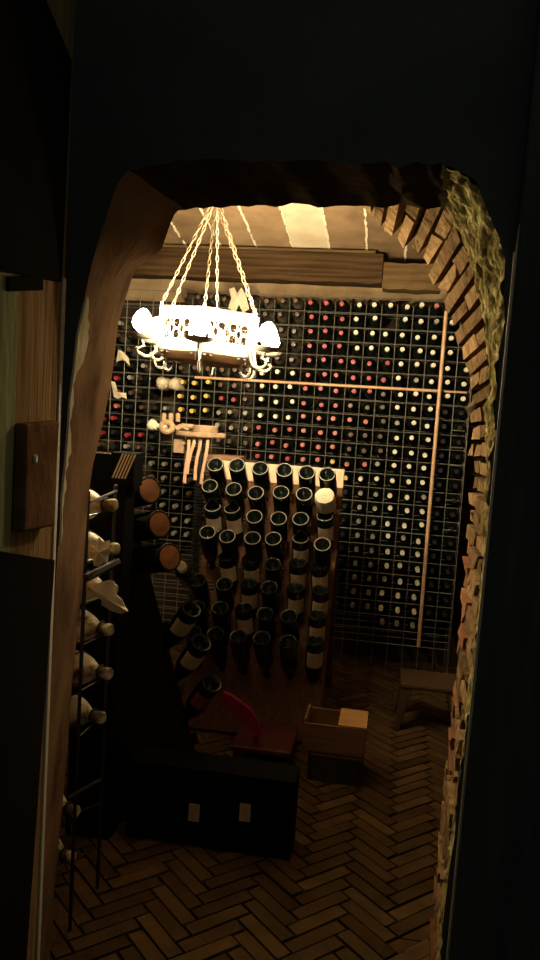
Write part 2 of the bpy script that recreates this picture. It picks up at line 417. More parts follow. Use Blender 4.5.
# right: dark door leaf standing open beside the opening with its lit edge painted pale
ed = [at(x, y, Y1 - 0.03) for x, y in ((516, 255), (503, 400), (480, 620), (448, 960))]
xd = sum(p.x for p in ed) / 4
m = MB()
ptop = at(517, 250, Y1 - 0.05); pbot = at(446, 985, Y1 - 0.05)
pbot2 = pbot + (pbot - ptop) * (pbot.z / (ptop.z - pbot.z))
sl = (ptop - pbot2)
d2 = struct
quad = []
def door_pt(t, dx, dy): 
    p = pbot2 + sl * t; return (p.x + dx, p.y + dy, max(0.004, p.z))
m.hexa([door_pt(0, 0, 0.0), door_pt(0, .9, 0.0), door_pt(0, .9, .04), door_pt(0, 0, .04), door_pt(1.35, 0, 0.0), door_pt(1.35, .9, 0.0), door_pt(1.35, .9, .04), door_pt(1.35, 0, .04)])
door2 = struct(bevel(m.build('door_2', M['darkwood']), 0.004))
m = MB(); m.tube([door_pt(.02, -0.0005, 0.02), door_pt(.5, -0.0005, 0.02), door_pt(1.0, -0.0005, 0.02)], 0.0022, 6); m.build('painted_lit_edge', M['paleedge'], door2)

# ------------------------------------------------------------------ brick arch and jamb on the right
YN, YF = 1.80, 2.36
N_px = [(330, 165), (400, 172), (440, 190), (466, 222), (480, 262), (489, 305), (494, 350), (494, 420), (486, 530), (474, 640), (461, 750), (450, 850), (438, 960)]
F_px = [(345, 196), (374, 216), (402, 240), (428, 265), (444, 297), (459, 337), (469, 378), (473, 430), (469, 520), (461, 620), (452, 720), (442, 820), (431, 950)]
Nc = close_floor([at(x, y, YN) for x, y in N_px])[1:]; Fc = close_floor([at(x, y, YF) for x, y in F_px])[1:]
Nc = resample(Nc, 200); Fc = resample(Fc, 200)
L = sum((Fc[i + 1] - Fc[i]).length for i in range(199))
def S(t, s, off=0.0):        # surface point; s from near to far, off = outward into the masonry
    x = min(max(t, 0), 1) * 199; i = min(int(x), 198); u = x - i
    a = Nc[i].lerp(Nc[i + 1], u); b = Fc[i].lerp(Fc[i + 1], u)
    p = a.lerp(b, s)
    tg = (Fc[min(i + 2, 199)] - Fc[max(i - 1, 0)]); nrm = Vector((-tg.z, 0, tg.x)).normalized()
    if nrm.x < 0 and tg.z < -abs(tg.x): nrm = -nrm
    if nrm.z < 0 and abs(tg.x) > abs(tg.z): nrm = -nrm
    return p + nrm * off
m = MB()
course = 0.047; nc = int(L / course)
for k in range(nc):
    t0, t1 = k / nc, (k + 1) / nc
    ar = t0 < 0.30
    cuts = ([0, 1.0] if k % 2 else [0, 0.5, 1.0]) if t0 < 0.32 else ([0, 0.5, 1.0] if k % 2 else [0, 0.26, 0.76, 1.0])
    tooth = random.uniform(-0.02, 0.10) if t0 < 0.35 else random.uniform(-.04, .05)
    for q in range(len(cuts) - 1):
        a, b = cuts[q] + 0.022, cuts[q + 1] - 0.022
        if q == len(cuts) - 2: b += tooth
        g = 0.16; jt = lambda: random.uniform(-.05, .05) / nc
        o = random.uniform(-0.008, 0.006); d = 0.08
        m.cm = 1 if (q == len(cuts) - 2 and t0 > 0.45 and random.random() < 0.8) else 0
        ta, tb = t0 + g / nc + jt(), t1 - g / nc + jt()
        sk = (0.02 if ar else 0.05) * random.uniform(-1, 1)
        jq = lambda: (random.uniform(-.07, .07) / nc, random.uniform(-.025, .025), random.uniform(-.006, .006))
        cs_ = [jq() for _ in range(4)]
        m.hexa([S(ta + cs_[0][0], a + cs_[0][1], o + cs_[0][2]), S(tb + cs_[1][0], a + sk + cs_[1][1], o + cs_[1][2]), S(tb + cs_[2][0], b + sk + cs_[2][1], o + cs_[2][2]), S(ta + cs_[3][0], b + cs_[3][1], o + cs_[3][2]), S(ta, a, d), S(tb, a + sk, d), S(tb, b + sk, d), S(ta, b, d)])
m.cm = 2
inner = [[S(i / 90, s, 0.034) for i in range(91)] for s in (-0.03, 0.25, 0.5, 0.75, 0.97)]
outerg = [[S(i / 90, s, 0.16) for i in range(91)] for s in (-0.03, 0.97)]
m.grid(inner); m.grid([inner[0], outerg[0]]); m.grid([inner[-1], outerg[-1]]); m.grid(outerg)
bevel(struct(m.build('wall_right', [M['stone'], M['redbrick'], M['mortar']], recalc=True)), 0.007, 2)
# root hanging across the mossy corner
m = MB(); m.tube([at(x, y, 1.79) for x, y in ((452, 206), (464, 222), (473, 240), (479, 258), (482, 275))], [.003, .004, .004, .003, .001], 6)
tag(m.build('root', M['chain'], smooth=True), 'thin pale root hanging down over the mossy corner of the brick arch', 'root')

# ------------------------------------------------------------------ bottle kit
BORD = [(0, 0.012), (0.022, 0.010), (0.031, 0.001), (0.0355, 0.0), (0.0378, 0.004), (0.0378, 0.185), (0.036, 0.200), (0.030, 0.213), (0.020, 0.226), (0.0145, 0.240), (0.0130, 0.262), (0.0125, 0.300), (0.0138, 0.301), (0.0138, 0.309), (0.011, 0.311), (0, 0.311)]
CAPS = [(0.0142, 0.258), (0.0140, 0.300), (0.0147, 0.3015), (0.0147, 0.310), (0.0130, 0.3135), (0, 0.3138)]
CHAMP = [(0, 0.045), (0.010, 0.042), (0.022, 0.024), (0.031, 0.006), (0.036, 0.0005), (0.0395, 0.0), (0.0430, 0.004), (0.0438, 0.010), (0.0438, 0.150), (0.0425, 0.172), (0.036, 0.205), (0.026, 0.235), (0.018, 0.262), (0.0155, 0.285), (0.0150, 0.300), (0.0165, 0.302), (0.0165, 0.312), (0.014, 0.316), (0, 0.316)]
bottle_me = MB().lathe(BORD, 16).mesh('wine_bottle', M['glass'], True)
dusty_me = MB().lathe(BORD, 16).mesh('wine_bottle', M['dusty'], True)
cap_me = {k: MB().lathe(CAPS, 12).mesh('capsule', M[k], True) for k in ('redcap', 'pinkcap', 'whitecap', 'yellowcap', 'browncap', 'blackcap', 'greycap')}

# ------------------------------------------------------------------ wire rack with its bottles
YW = 4.86
PXR, PXL, PZ = 0.0945, 0.0862, 0.0885
pole_x = at(432, 480, YW - 0.04).x
def colx(k):                       # k>0 left of the pole, k<0 right of it
    if k < 0: return pole_x + (-k - .5) * PXR
    if k <= 12: return pole_x - (k - .5) * PXR
    return pole_x - 12 * PXR - (k - 12.5) * PXL
ztop = at(420, 305, YW - 0.1).z
def rowz(j): return ztop - (j - 1) * PZ
NROW, NCOL = 24, 27
rack = thing('wire_wine_rack', 'tall wire grid wine rack covering the whole back wall of the cellar', 'wine rack', (0, YW, 0))
xs = [pole_x + 2 * PXR, pole_x + PXR] + [pole_x - k * PXR for k in range(13)] + [pole_x - 12 * PXR - k * PXL for k in range(1, NCOL - 11)]
zlo = rowz(NROW) - PZ / 2; zhi = rowz(1) + 0.01
x0, x1 = xs[-1], xs[0]
m = MB(); wr = 0.0026
for x in xs: m.tube([(x, -0.002, 0.002 - 0), (x, -0.002, zhi)], wr, 6)
for j in range(1, NROW + 2): m.tube([(x0, 0.002, rowz(j) + PZ / 2 - 0.005), (x1, 0.002, rowz(j) + PZ / 2 - 0.005)], wr, 6)
m.build('front_grid', M['wire'], rack)
m = MB()
for x in (x0, xs[len(xs) // 2], x1):
    for y in (0.10, 0.28): m.tube([(x, y, 0), (x, y, zhi)], 0.003, 6)
for j in range(1, NROW + 1):
    z = rowz(j) - 0.0378 - wr
    for y in (0.13, 0.25): m.tube([(x0, y, z), (x1, y, z)], wr, 6)
m.build('bottle_supports', M['wire'], rack)
m = MB(); m.tube([(at(446, 312, YW).x, -0.035, at(446, 312, YW).z), (pole_x, -0.035, 1.0), (pole_x, -0.035, at(418, 645, YW).z)], 0.0115, 10); m.build('upright_rail', M['copper'], rack, smooth=True)
zr = at(437, 391, YW - .02).z
m = MB(); m.tube([(at(196, 378, YW).x, -0.022, zr), (pole_x, -0.022, zr)], 0.009, 10); m.build('cross_rail', M['copper'], rack, smooth=True)
m = MB(); m.tube([(pole_x + 0.03, -0.022, zr), (at(466, 395, YW).x, -0.022, zr)], 0.006, 8); m.build('short_rail', M['copper'], rack, smooth=True)
for y in (430, 447, 465, 500, 530):
    z = at(450, y, YW).z; m = MB(); m.tube([(pole_x + 0.09, -0.02, z), (pole_x + 0.17, -0.02, z)], 0.004, 6); m.build('hook_rod', M['wire'], rack)

def capfor(j, k):
    rnd = random.random()
    if k < 0: return 'whitecap' if j <= 7 else None
    if k <= 3 and (j * 5 + k * 7) % 11 == 0 and j > 3: return 'greycap'
    if k <= 3: 
        if k == 1 and j <= 2: return 'pinkcap' if j == 1 else 'greycap'
        return 'whitecap' if j <= 22 else 'greycap'
    if k == 4: return None if j == 2 else ('whitecap' if j in (1, 3, 4, 13) else 'redcap' if j in (5, 6) else 'browncap' if j in (7, 8, 9, 10, 11) else 'greycap' if j == 12 else None)
    if k in (5, 6): return 'whitecap' if j <= 4 else 'redcap' if j <= 7 else 'pinkcap' if j in (9, 12) else 'browncap' if j <= 11 else ('yellowcap' if j == 13 and k == 6 else 'whitecap' if j == 13 else None)
    if k in (7, 8, 9): return ('redcap' if j <= 8 else 'pinkcap') if j <= 11 else (('yellowcap' if (j == 12 and k == 7) else 'pinkcap') if j == 12 else None)
    if k in (10, 11, 12): return 'browncap' if j <= 5 else 'whitecap' if j <= 9 else ('pinkcap' if (j + k) % 2 else 'redcap') if j <= 12 else None
    if k in (13, 14, 15): return 'browncap' if j <= 7 else ('redcap' if j == 8 and k > 13 else 'browncap' if j == 8 else 'greycap' if j in (9, 10) else 'browncap' if j == 11 else None)
    if k in (16, 17, 18): return 'browncap' if j <= 6 else 'yellowcap' if j <= 9 else ('blackcap' if j <= 12 else None)
    if (k in (23, 24) and j in (7, 10)) or (k == 23 and j == 8) or (k == 24 and j == 11) or (k in (21, 22) and j == 11): return 'redcap'
    if k in (23, 24) and j in (9,): return 'pinkcap'
    if j <= 12: return 'greycap' if (j * 7 + k * 3) % 5 == 0 else 'blackcap' if (j + k) % 3 else 'browncap'
    return None
NAMES = {'redcap': 'red-capped', 'pinkcap': 'faded red-capped', 'whitecap': 'white-capped', 'yellowcap': 'yellow-capped', 'browncap': 'brown-capped', 'blackcap': 'black-capped', 'greycap': 'grey-capped'}
skip = {(8, 19), (8, 20), (7, 19), (7, 20), (3, 12), (4, 24), (6, 24), (8, 24), (2, 24), (10, 17), (10, 18), (10, 19), (11, 16), (11, 17), (11, 18), (12, 16), (12, 17), (11, 19), (10, 16)}
RB = Matrix.Rotation(PI / 2, 4, 'X')      # local +z -> world -Y
n_rack = 0
for j in range(1, NROW):
    for k in [-2, -1] + list(range(1, 25)):
        c = capfor(j, k)
        if c is None or (j, k) in skip: continue
        if k >= 19 and j <= 2: continue
        x, z = colx(k), rowz(j)
        dy = random.uniform(-0.012, 0.012)
        b = bpy.data.objects.new('wine_bottle', dusty_me if (c in ('browncap', 'greycap') and k >= 10) else bottle_me); C.objects.link(b)
        b.matrix_world = Matrix.Translation((x + random.uniform(-.005, .005), YW + 0.275 + dy, z + random.uniform(0, .003))) @ Matrix.Rotation(random.uniform(-.03, .03), 4, 'Z') @ Matrix.Rotation(random.uniform(-.035, .02), 4, 'X') @ RB @ Matrix.Rotation(random.uniform(0, 6.28), 4, 'Z')
        cp = bpy.data.objects.new('capsule', cap_me[c]); C.objects.link(cp); cp.parent = b
        side = 'left' if k > 0 else 'right'
        tag(b, f'{NAMES[c]} wine bottle, {ORD[j]} row down, {ORD[abs(k)]} column {side} of the upright copper rail', 'wine bottle', 'wine bottles in the wire rack')
        n_rack += 1
# the darkest cells of the rack, far down and behind the other racks; black-capped ones added to keep them dark
m = MB()
for j in range(13, 23):
    for k in (4, 5, 6, 7, 17, 18, 19, 20):
        if (j == 13 and k < 6) or (k > 6 and j > 18) or (j < 14 and k in (16, 17)): continue
        T = Matrix.Translation((colx(k), YW + 0.28, rowz(j))) @ RB
        m.cm = 0; m.lathe(BORD, 12, T); m.cm = 2 if k in (6, 7) else 1; m.lathe(CAPS, 10, T)
for j in range(8, 23):
    for k in (-1, -2):
        T = Matrix.Translation((colx(k), YW + 0.28, rowz(j))) @ RB
        m.cm = 0; m.lathe(BORD, 12, T); m.cm = 2; m.lathe(CAPS, 10, T)
tag(m.build('wine_bottles', [M['glass'], M['greycap'], M['blackcap']], smooth=True), 'dim wine bottles filling the lowest dark cells of the wire rack, black-capped ones added to keep them dark', 'wine bottle', None, 'stuff')
print('rack bottles', n_rack)

# pale wrapped bottles lying in the rack
def wrapped(px, py, Y, label, r=0.042, ln=0.15, seed=0, name='paper_wrapped_bottle'):
    rnd = random.Random(seed); p = at(px, py, Y)
    root = thing(name, label, 'wine bottle', p + Vector((0, 0.0, 0)), 'paper-wrapped bottles in the wire rack')
    mb = MB(); prof = [(0.001, 0.0), (r * .55, 0.006), (r * .85, 0.025), (r, 0.06), (r * .98, ln), (r * .9, ln + .02)]
    k = 20; rows = []
    for rr, z in prof:
        row = []
        for i in range(k + 1):
            a = 2 * PI * (i % k) / k; q = rr * (1 + 0.10 * math.sin(3 * a + seed) * min(1, z * 20 + .3)) + (rnd.uniform(-.003, .003) if i % k else 0)
            row.append((q * math.cos(a), z, q * math.sin(a)))
        row[-1] = row[0]; rows.append(row)
    mb.grid(rows); mb.build('paper_wrap', M['paper'], root, smooth=True)
    mb = MB(); mb.lathe(BORD, 14, Matrix.Translation((0, ln + .33, 0)) @ RB); mb.build('bottle', M['glass'], root, smooth=True)
    return root
wrapped(160, 383, YW - 0.05, 'pale paper-wrapped bottle end, left one of the pair at the cross rail end', seed=1)
wrapped(172, 384, YW - 0.05, 'pale paper-wrapped bottle end, right one of the pair at the cross rail end', seed=4)

def torn_sheet(name, outline, Y, depth, material, label, cat, thick=0.002, seed=0, parent=None):
    rnd = random.Random(seed); pts = [at(x, y, Y) for x, y in outline]
    c = sum(pts, Vector()) / len(pts); k = len(pts)
    mb = MB(); vs = [c + Vector((0, -depth, 0))] + [p + Vector((0, rnd.uniform(-depth, depth) * .6, 0)) for p in pts]
    back = [v + Vector((0, thick, 0)) for v in vs]
    fs = [(0, 1 + i, 1 + (i + 1) % k) for i in range(k)]
    fs2 = [tuple(reversed([q + k + 1 for q in f])) for f in fs]
    side = [(1 + i, 1 + (i + 1) % k, k + 2 + (i + 1) % k, k + 2 + i) for i in range(k)]
    mb.add(vs + back, fs + fs2 + side)
    o = mb.build(name, material, parent)
    if parent is None: tag(o, label, cat)
    return o
torn_sheet('paper_scrap', [(118, 349), (123, 352), (129, 358), (130, 366), (127, 362), (122, 360), (116, 362)], YW - 0.044, .012, M['paper'], 'white torn paper over a bottle neck high at the left end of the rack', 'paper', seed=2)
torn_sheet('paper_scrap', [(111, 381), (115, 382), (116, 391), (120, 394), (126, 393), (127, 399), (122, 397), (118, 399), (114, 397), (113, 390)], YW - 0.044, .012, M['paper'], 'white jagged torn paper between red-capped bottles at the left end of the rack', 'paper', seed=3)
torn_sheet('paper_scrap', [(229, 289), (234, 287), (237, 293), (241, 287), (246, 296), (249, 309), (243, 313), (239, 305), (235, 312), (228, 308), (231, 298)], YW - 0.044, .015, M['paper'], 'pale crumpled paper on the top rack row just behind the chandelier', 'paper', seed=5)
torn_sheet('paper_tag', [(466, 408), (476, 397), (479, 401), (471, 415)], 2.32, .006, M['paper'], 'white paper tag stuck in the brick jamb beside the rack', 'paper', seed=6)

# ------------------------------------------------------------------ chandelier
YC = 3.12
cc = at(209, 335, YC)
ch = thing('chandelier', 'white pierced iron chandelier with lit candle bulbs hanging on chains from the ceiling', 'chandelier', cc, None, (0, R(2.6), 0))
RC = 0.205; zt_, zb_ = 0.084, -0.080
ANG = [R(-83 + 60 * i) for i in range(6)]
cor = [Vector((RC * math.cos(a), RC * math.sin(a), 0)) for a in ANG]
def panel(i):
    a, b = cor[i], cor[(i + 1) % 6]; e = (b - a); w = e.length; e.normalize(); nrm = Vector((e.y, -e.x, 0))
    mb = MB(); rot = Matrix((e, Vector((-e.y, e.x, 0)), Vector((0, 0, 1)))).transposed(); mid = (a + b) / 2
    def P(u, z, d=0): return a + e * (u * w) + Vector((0, 0, z)) + nrm * d
    mb.box(mid + Vector((0, 0, zt_ - 0.019)), (w, 0.004, 0.038), rot=rot)
    mb.box(mid + Vector((0, 0, zb_ + 0.021)), (w, 0.004, 0.042), rot=rot)
    for u in (0.035, 0.965): mb.box(P(u, 0), (0.014, 0.005, zt_ - zb_), rot=rot)
    zm = (zt_ + zb_) / 2; hh = (zt_ - zb_ - 0.080) / 2
    for q in range(4):       # two rows of round scrolls tied by crossing bars
        uc = 0.145 + 0.237 * q
        for sg in (1, -1):
            mb.tube([P(uc + 0.096 * math.cos(t), zm + sg * hh * 0.52 + hh * 0.46 * math.sin(t)) for t in [2 * PI * s / 14 for s in range(14)]], 0.0030, 5, closed=True)
        if q < 3:
            for sg in (1, -1): mb.tube([P(uc + 0.118 + sg * 0.05 * math.cos(t), zm + hh * math.sin(t)) for t in [-PI / 2 + PI * s / 8 for s in range(9)]], 0.0022, 5)
    mb.tube([P(0.02, zt_), P(0.98, zt_)], 0.006, 6); mb.tube([P(0.02, zb_), P(0.98, zb_)], 0.006, 6)
    for q in range(7): mb.box(P(0.08 + q * 0.14, zb_ - 0.006), (0.012, 0.005, 0.012), rot=rot)
    return mb
for i in range(6):
    o = panel(i).build('pierced_panel', [M['white'], M['innershade']], ch)
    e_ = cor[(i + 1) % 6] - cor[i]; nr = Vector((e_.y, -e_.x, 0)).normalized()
    for p in o.data.polygons:            # inner faces coloured dark so the openings read as shaded
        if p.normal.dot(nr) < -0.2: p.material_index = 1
m = MB(); m.lathe([(0, -0.125), (0.10, -0.122), (0.175, -0.112), (0.192, -0.085), (0.188, -0.085), (0.17, -0.104), (0.10, -0.114), (0, -0.116)], 24); m.build('bottom_tray', M['tray'], ch, smooth=True)
for i in range(6):
    d = Vector((math.cos(ANG[i]), math.sin(ANG[i]), 0))
    RA = 0.282
    def Q(r, z): return d * r + Vector((0, 0, z))
    path = [Q(RC + .006, 0.10), Q(RC + .006, 0.02), Q(RC + .007, -0.06)] + [Q(RC + 0.012 + 0.042 * (1 - math.cos(t)), -0.075 - 0.042 * math.sin(t)) for t in [PI * s / 8 for s in range(9)]]
    path = path[:-1] + [Q(RA - 0.012, -0.078), Q(RA, -0.052)]
    m = MB(); m.tube(path, 0.0065, 8); 
    m.tube([Q(RC - 0.01 - 0.025 * math.sin(t), -0.10 - 0.028 * (1 - math.cos(t))) for t in [1.6 * PI * s / 10 for s in range(11)]], 0.0055, 6)
    arm = m.build('arm', M['white'], ch, smooth=True)
    T = Matrix.Translation(Q(RA, -0.05))
    m = MB(); m.lathe([(0, -.004), (0.02, -.004), (0.050, 0.004), (0.060, 0.016), (0.057, 0.016), (0.048, 0.008), (0.02, 0.003), (0, 0.003)], 16, T); m.build('drip_pan', M['white'], arm, smooth=True)
    m = MB(); m.lathe([(0.0125, 0.002), (0.0125, 0.024), (0, 0.024)], 12, T); m.build('candle_sleeve', M['candle'], arm, smooth=True)
    m = MB(); m.lathe([(0, 0.024), (0.014, 0.025), (0.032, 0.038), (0.040, 0.056), (0.037, 0.076), (0.024, 0.098), (0.008, 0.112), (0, 0.114)], 14, T); m.build('bulb', M['bulb'], arm, smooth=True)
# chains up to the hook
hook = Matrix.Rotation(-R(2.6), 3, 'Y') @ (at(216, 197, YC + 0.02) - cc)
ceil_here = ceil_z(cc.y + hook.y) - cc.z
for i in range(6):
    a = cor[i] * 1.02 + Vector((0, 0, 0.10)); b = hook + Vector((random.uniform(-.008, .008), random.uniform(-.008, .008), 0))
    m = MB(); Lc = (b - a).length; nl_ = int(Lc / 0.026); dirv = (b - a).normalized()
    s1 = dirv.cross(Vector((0, 1, 0))).normalized(); s2 = dirv.cross(s1)
    for q in range(nl_ + 1):
        c = a.lerp(b, q / nl_); sd = s1 if q % 2 else s2
        m.tube([c + dirv * (0.017 * math.cos(t)) + sd * (0.0052 * math.sin(t)) for t in [2 * PI * s / 8 for s in range(8)]], 0.0020, 5, closed=True)
    m.build('chain', M['chain'], ch, smooth=True)
m = MB(); m.tube([hook - Vector((0, 0, 0.01)), hook + Vector((0, 0, .05)), Vector((hook.x, hook.y, ceil_here + 0.004))], 0.006, 8)
m.tube([hook + Vector((0.02 * math.cos(t), 0, 0.02 * math.sin(t))) for t in [2 * PI * s / 12 for s in range(12)]], 0.004, 6, closed=True)
m.build('hook_rod', M['chain'], ch, smooth=True)

# ------------------------------------------------------------------ riddling racks
def pupitre_boards(ncol, nrow, cw, chh, rh, lean, wood, holes=True, margin_top=0.045, margin_bot=0.30):
    """front board in local coords: x across, height along the board; leaning back; origin at floor, front foot"""
    mb = MB(); t = 0.028
    wdt = ncol * cw; Ht = margin_bot + nrow * chh + margin_top
    up = Vector((0, math.sin(lean), math.cos(lean))); nb = Vector((0, math.cos(lean), -math.sin(lean)))
    def P(x, h, d): return Vector((x, 0, 0)) + up * h + nb * d
    def slab(x0, x1, h0, h1): mb.hexa([P(x0, h0, 0), P(x1, h0, 0), P(x1, h0, t), P(x0, h0, t), P(x0, h1, 0), P(x1, h1, 0), P(x1, h1, t), P(x0, h1, t)])
    slab(-wdt / 2, wdt / 2, Ht - margin_top, Ht)
    slab(-wdt / 2, wdt / 2, 0.02, margin_bot)
    k = 16
    for r in range(nrow):
        for c in range(ncol):
            xc = -wdt / 2 + (c + .5) * cw; hc = margin_bot + (r + .5) * chh
            ring = []; sq = []
            for i in range(k):
                a = 2 * PI * i / k; cs, sn = math.cos(a), math.sin(a)
                ring.append((xc + rh * cs, hc + rh * sn))
                q = max(abs(cs), abs(sn)); sq.append((xc + cs / q * cw / 2, hc + sn / q * chh / 2))
            vs = [P(x, h, 0) for x, h in ring] + [P(x, h, 0) for x, h in sq] + [P(x, h, t) for x, h in ring] + [P(x, h, t) for x, h in sq]
            fs = []
            for i in range(k):
                j = (i + 1) % k
                fs += [(i, j, k + j, k + i), (2 * k + j, 2 * k + i, 3 * k + i, 3 * k + j), (j, i, 2 * k + i, 2 * k + j)]
            mb.add(vs, fs)
    for sx in (-1, 1):
        x = sx * wdt / 2; pv = [P(x, .02, 0), P(x, .02, t), P(x, Ht, t), P(x, Ht, 0)]
        mb.add(pv, [(0, 1, 2, 3)])
    return mb, P, Ht, wdt
def champagne(name, label, group, base, axis, lab=None, lab_hint=(0, 0, 1), ring_col=None, scale=1.0, ring=True, labmat='label'):
    b = bpy.data.objects.new(name, champ_me); C.objects.link(b)
    b.matrix_world = Matrix.Translation(base) @ frame(axis, lab_hint).to_4x4() @ Matrix.Scale(scale, 4)
    if ring:
        rg = bpy.data.objects.new('base_glint', glint_me); C.objects.link(rg); rg.parent = b
    if lab:
        me = lab_me[(lab, labmat)] if (lab, labmat) in lab_me else None
        if me is None:
            z0, z1 = {'near': (0.050, 0.135), 'low': (0.07, 0.15)}[lab]
            me = MB().lathe([(0.0443, z0), (0.0446, z0), (0.0446, z1), (0.0443, z1)], 12, None, (PI / 2 - 1.05, PI / 2 + 1.05)).mesh('bottle_label', M[labmat], True)
            lab_me[(lab, labmat)] = me
        l = bpy.data.objects.new('bottle_label', me); C.objects.link(l); l.parent = b
    tag(b, label, 'wine bottle', group)
    return b
champ_me = MB().lathe(CHAMP, 24).mesh('champagne_bottle', M['glass'], True)
lab_me = {}
glint_me = MB().tube([(0.0385 * math.cos(t), 0.0385 * math.sin(t), 0.0015) for t in [2 * PI * q / 28 for q in range(28)]], 0.0024, 6, closed=True).mesh('base_glint', M['rimglint'], True)  # pale torus stands in for the glint along the base edge

LEAN = R(20); CW, CHH = 0.1165, 0.128; NR = 8
# place so that the top-row bases land where the photo shows them
top_c = at(271, 469, 3.86)     # centre of row-one bases
tilt = [R(38 + 2.2 * r) for r in range(NR)]
BL = 0.262                     # base centre to board front along the bottle
def baxis(r): return Vector((0, math.cos(tilt[r]), -math.sin(tilt[r])))
hole1 = top_c + baxis(0) * BL
mb_bot = 0.30
up_ = Vector((0, math.sin(LEAN), math.cos(LEAN)))
h1 = hole1.z / math.cos(LEAN)                       # height along board of row one
mbot = h1 - (NR - .5) * CHH
org = Vector((hole1.x, hole1.y - h1 * math.sin(LEAN), 0))
pup = thing('riddling_rack', 'pale pine riddling rack holding six columns of upturned bottles before the wire rack', 'riddling rack', org)
mb, PP, HT, WT = pupitre_boards(6, NR, CW, CHH, 0.030, LEAN, None, margin_bot=mbot, margin_top=0.11)
bd = mb.build('front_board', M['orangewood'], pup)
m = MB(); m.hexa([PP(x, h, d) for h in (HT - 0.10, HT + 0.004) for x, d in ((-WT / 2 - .002, -0.006), (WT / 2 + .002, -0.006), (WT / 2 + .002, 0.032), (-WT / 2 - .002, 0.032))]); bevel(m.build('top_rail', M['pupwood'], pup), 0.003)
m = MB()
for sx in (-1, 1):
    m.box((sx * (WT / 2 - 0.03), org.y * 0 + 0.86 - 0.18, HT * math.cos(LEAN) * .47), (0.04, 0.03, HT * 0.98), rot=Matrix.Rotation(R(17), 3, 'X'))
m.box((0, 0.80, 0.35), (WT - 0.08, 0.025, 0.06)); m.build('rear_strut', M['orangewood'], pup)
# which holes are filled: row, column -> style
def pb(r, c): 
    if (r, c) in {(4, 0)}: return None
    return True
wrapped_rc = {(1, 5)}
lab_rc = {(2, 0): 'near', (2, 1): 'near', (2, 5): 'near', (4, 1): 'near', (4, 2): 'near', (4, 5): 'near', (4, 4): 'near', (5, 2): 'near', (5, 5): 'near', (6, 2): 'near', (6, 5): 'near', (7, 5): 'near', (5, 4): 'near', (3, 4): 'near'}
for r in range(NR):
    for c in range(6):
        if not pb(r, c): continue
        hole = org + PP(-WT / 2 + (c + .5) * CW, mbot + (NR - r - .5) * CHH, 0)
        ax = (baxis(r) + Vector((random.uniform(-.04, .04), 0, random.uniform(-.03, .03)))).normalized()
        if (r, c) in lab_rc:       # these hang more steeply, pushed further in, so the label shows
            q_ = tilt[r] + R(17); ax = Vector((random.uniform(-.04, .08), math.cos(q_), -math.sin(q_))).normalized(); base = hole - ax * (BL - 0.045)
        else: base = hole - ax * (BL + random.uniform(-.012, .012))
        nm = f'pale riddling rack, {ORD[r + 1]} row down, {ORD[c + 1]} from left'
        if (r, c) in lab_rc:
            champagne('champagne_bottle', f'dark bottle with cream label, {nm}', 'bottles in the pale riddling rack', base, ax, lab='near', lab_hint=(0.25, -1, -0.35), ring=r < 4)
        elif (r, c) in wrapped_rc:
            b = champagne('champagne_bottle', f'bottle wrapped in white paper, {nm}', 'bottles in the pale riddling rack', base, ax)
            mm = MB(); k = 22; rows = []; rnd = random.Random(3)
            for rr, z in ((0.002, -0.006), (0.030, -0.006), (0.047, -0.002), (0.052, 0.02), (0.050, 0.06), (0.052, 0.085)):
                row = [(rr * (1 + rnd.uniform(-.05, .05)) * math.cos(2 * PI * i / k), rr * (1 + rnd.uniform(-.05, .05)) * math.sin(2 * PI * i / k), z + rnd.uniform(-.002, .002)) for i in range(k)]
                rows.append(row + [row[0]])
            mm.grid(rows); mm.build('paper_wrap', M['paper'], b, smooth=True)
        else:
            champagne('champagne_bottle', f'plain dark bottle, {nm}', 'bottles in the pale riddling rack', base, ax, ring=r < 4)

# dark riddling rack on the left, turned to face the room, with large bottles
face = R(52)       # turn of the rack about z
p2 = atz(150, 830, 0.0)
c0 = at(150, 492, 2.95)
pr = thing('riddling_rack', 'dark riddling rack in shadow at left holding tan-based large bottles', 'riddling rack', (0, 0, 0))
RZ = Matrix.Rotation(face, 3, 'Z')
spots = [(150, 490, 2.95), (160, 524, 2.93), (170, 557, 2.91), (183, 622, 2.89), (193, 655, 2.87), (203, 695, 2.85)]
pts = [at(*s) for s in spots]
lean2 = R(22); axis2 = RZ @ Vector((0, math.cos(R(14)), -math.sin(R(14))))
dist2 = 0.30
# board plane through the neck points
nk = [p + axis2 * dist2 for p in pts]
mid = (nk[0] + nk[-1]) / 2
upv = (nk[0] - nk[-1]).normalized()
acr = RZ @ Vector((1, 0, 0)); acr = (acr - upv * acr.dot(upv)).normalized(); nrm2 = upv.cross(acr)
if nrm2.dot(axis2) < 0: nrm2 = -nrm2
Lb = (nk[0] - nk[-1]).length
m = MB(); rot = Matrix((acr, nrm2, upv)).transposed()
top = nk[0] + upv * 0.10; tfloor = top.z / upv.z; ctr = top - upv * (tfloor / 2 - .01)
for sx, wd in ((-0.12, 0.46),):  # one wide black board, widened to hide the lit floor
    m.box(ctr + acr * sx + nrm2 * 0.03, (wd, 0.028, tfloor - .06), rot=rot)
for q in (0.15, 0.5, 0.85): m.box(top - upv * tfloor * q + nrm2 * 0.058 - acr * 0.05, (0.42, 0.024, 0.05), rot=rot)
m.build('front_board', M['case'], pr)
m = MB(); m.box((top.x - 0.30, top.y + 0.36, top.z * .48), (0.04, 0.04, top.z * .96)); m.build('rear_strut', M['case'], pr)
MAG = [(r * 1.32, z * 1.22) for r, z in CHAMP]
mag_me = MB().lathe(MAG, 24).mesh('magnum_bottle', M['glass'], True)
disc_me = MB().lathe([(0, -0.0015), (0.040, -0.0015), (0.046, 0.0005), (0.046, 0.006)], 24).mesh('round_base_label', M['tanlabel'], True)
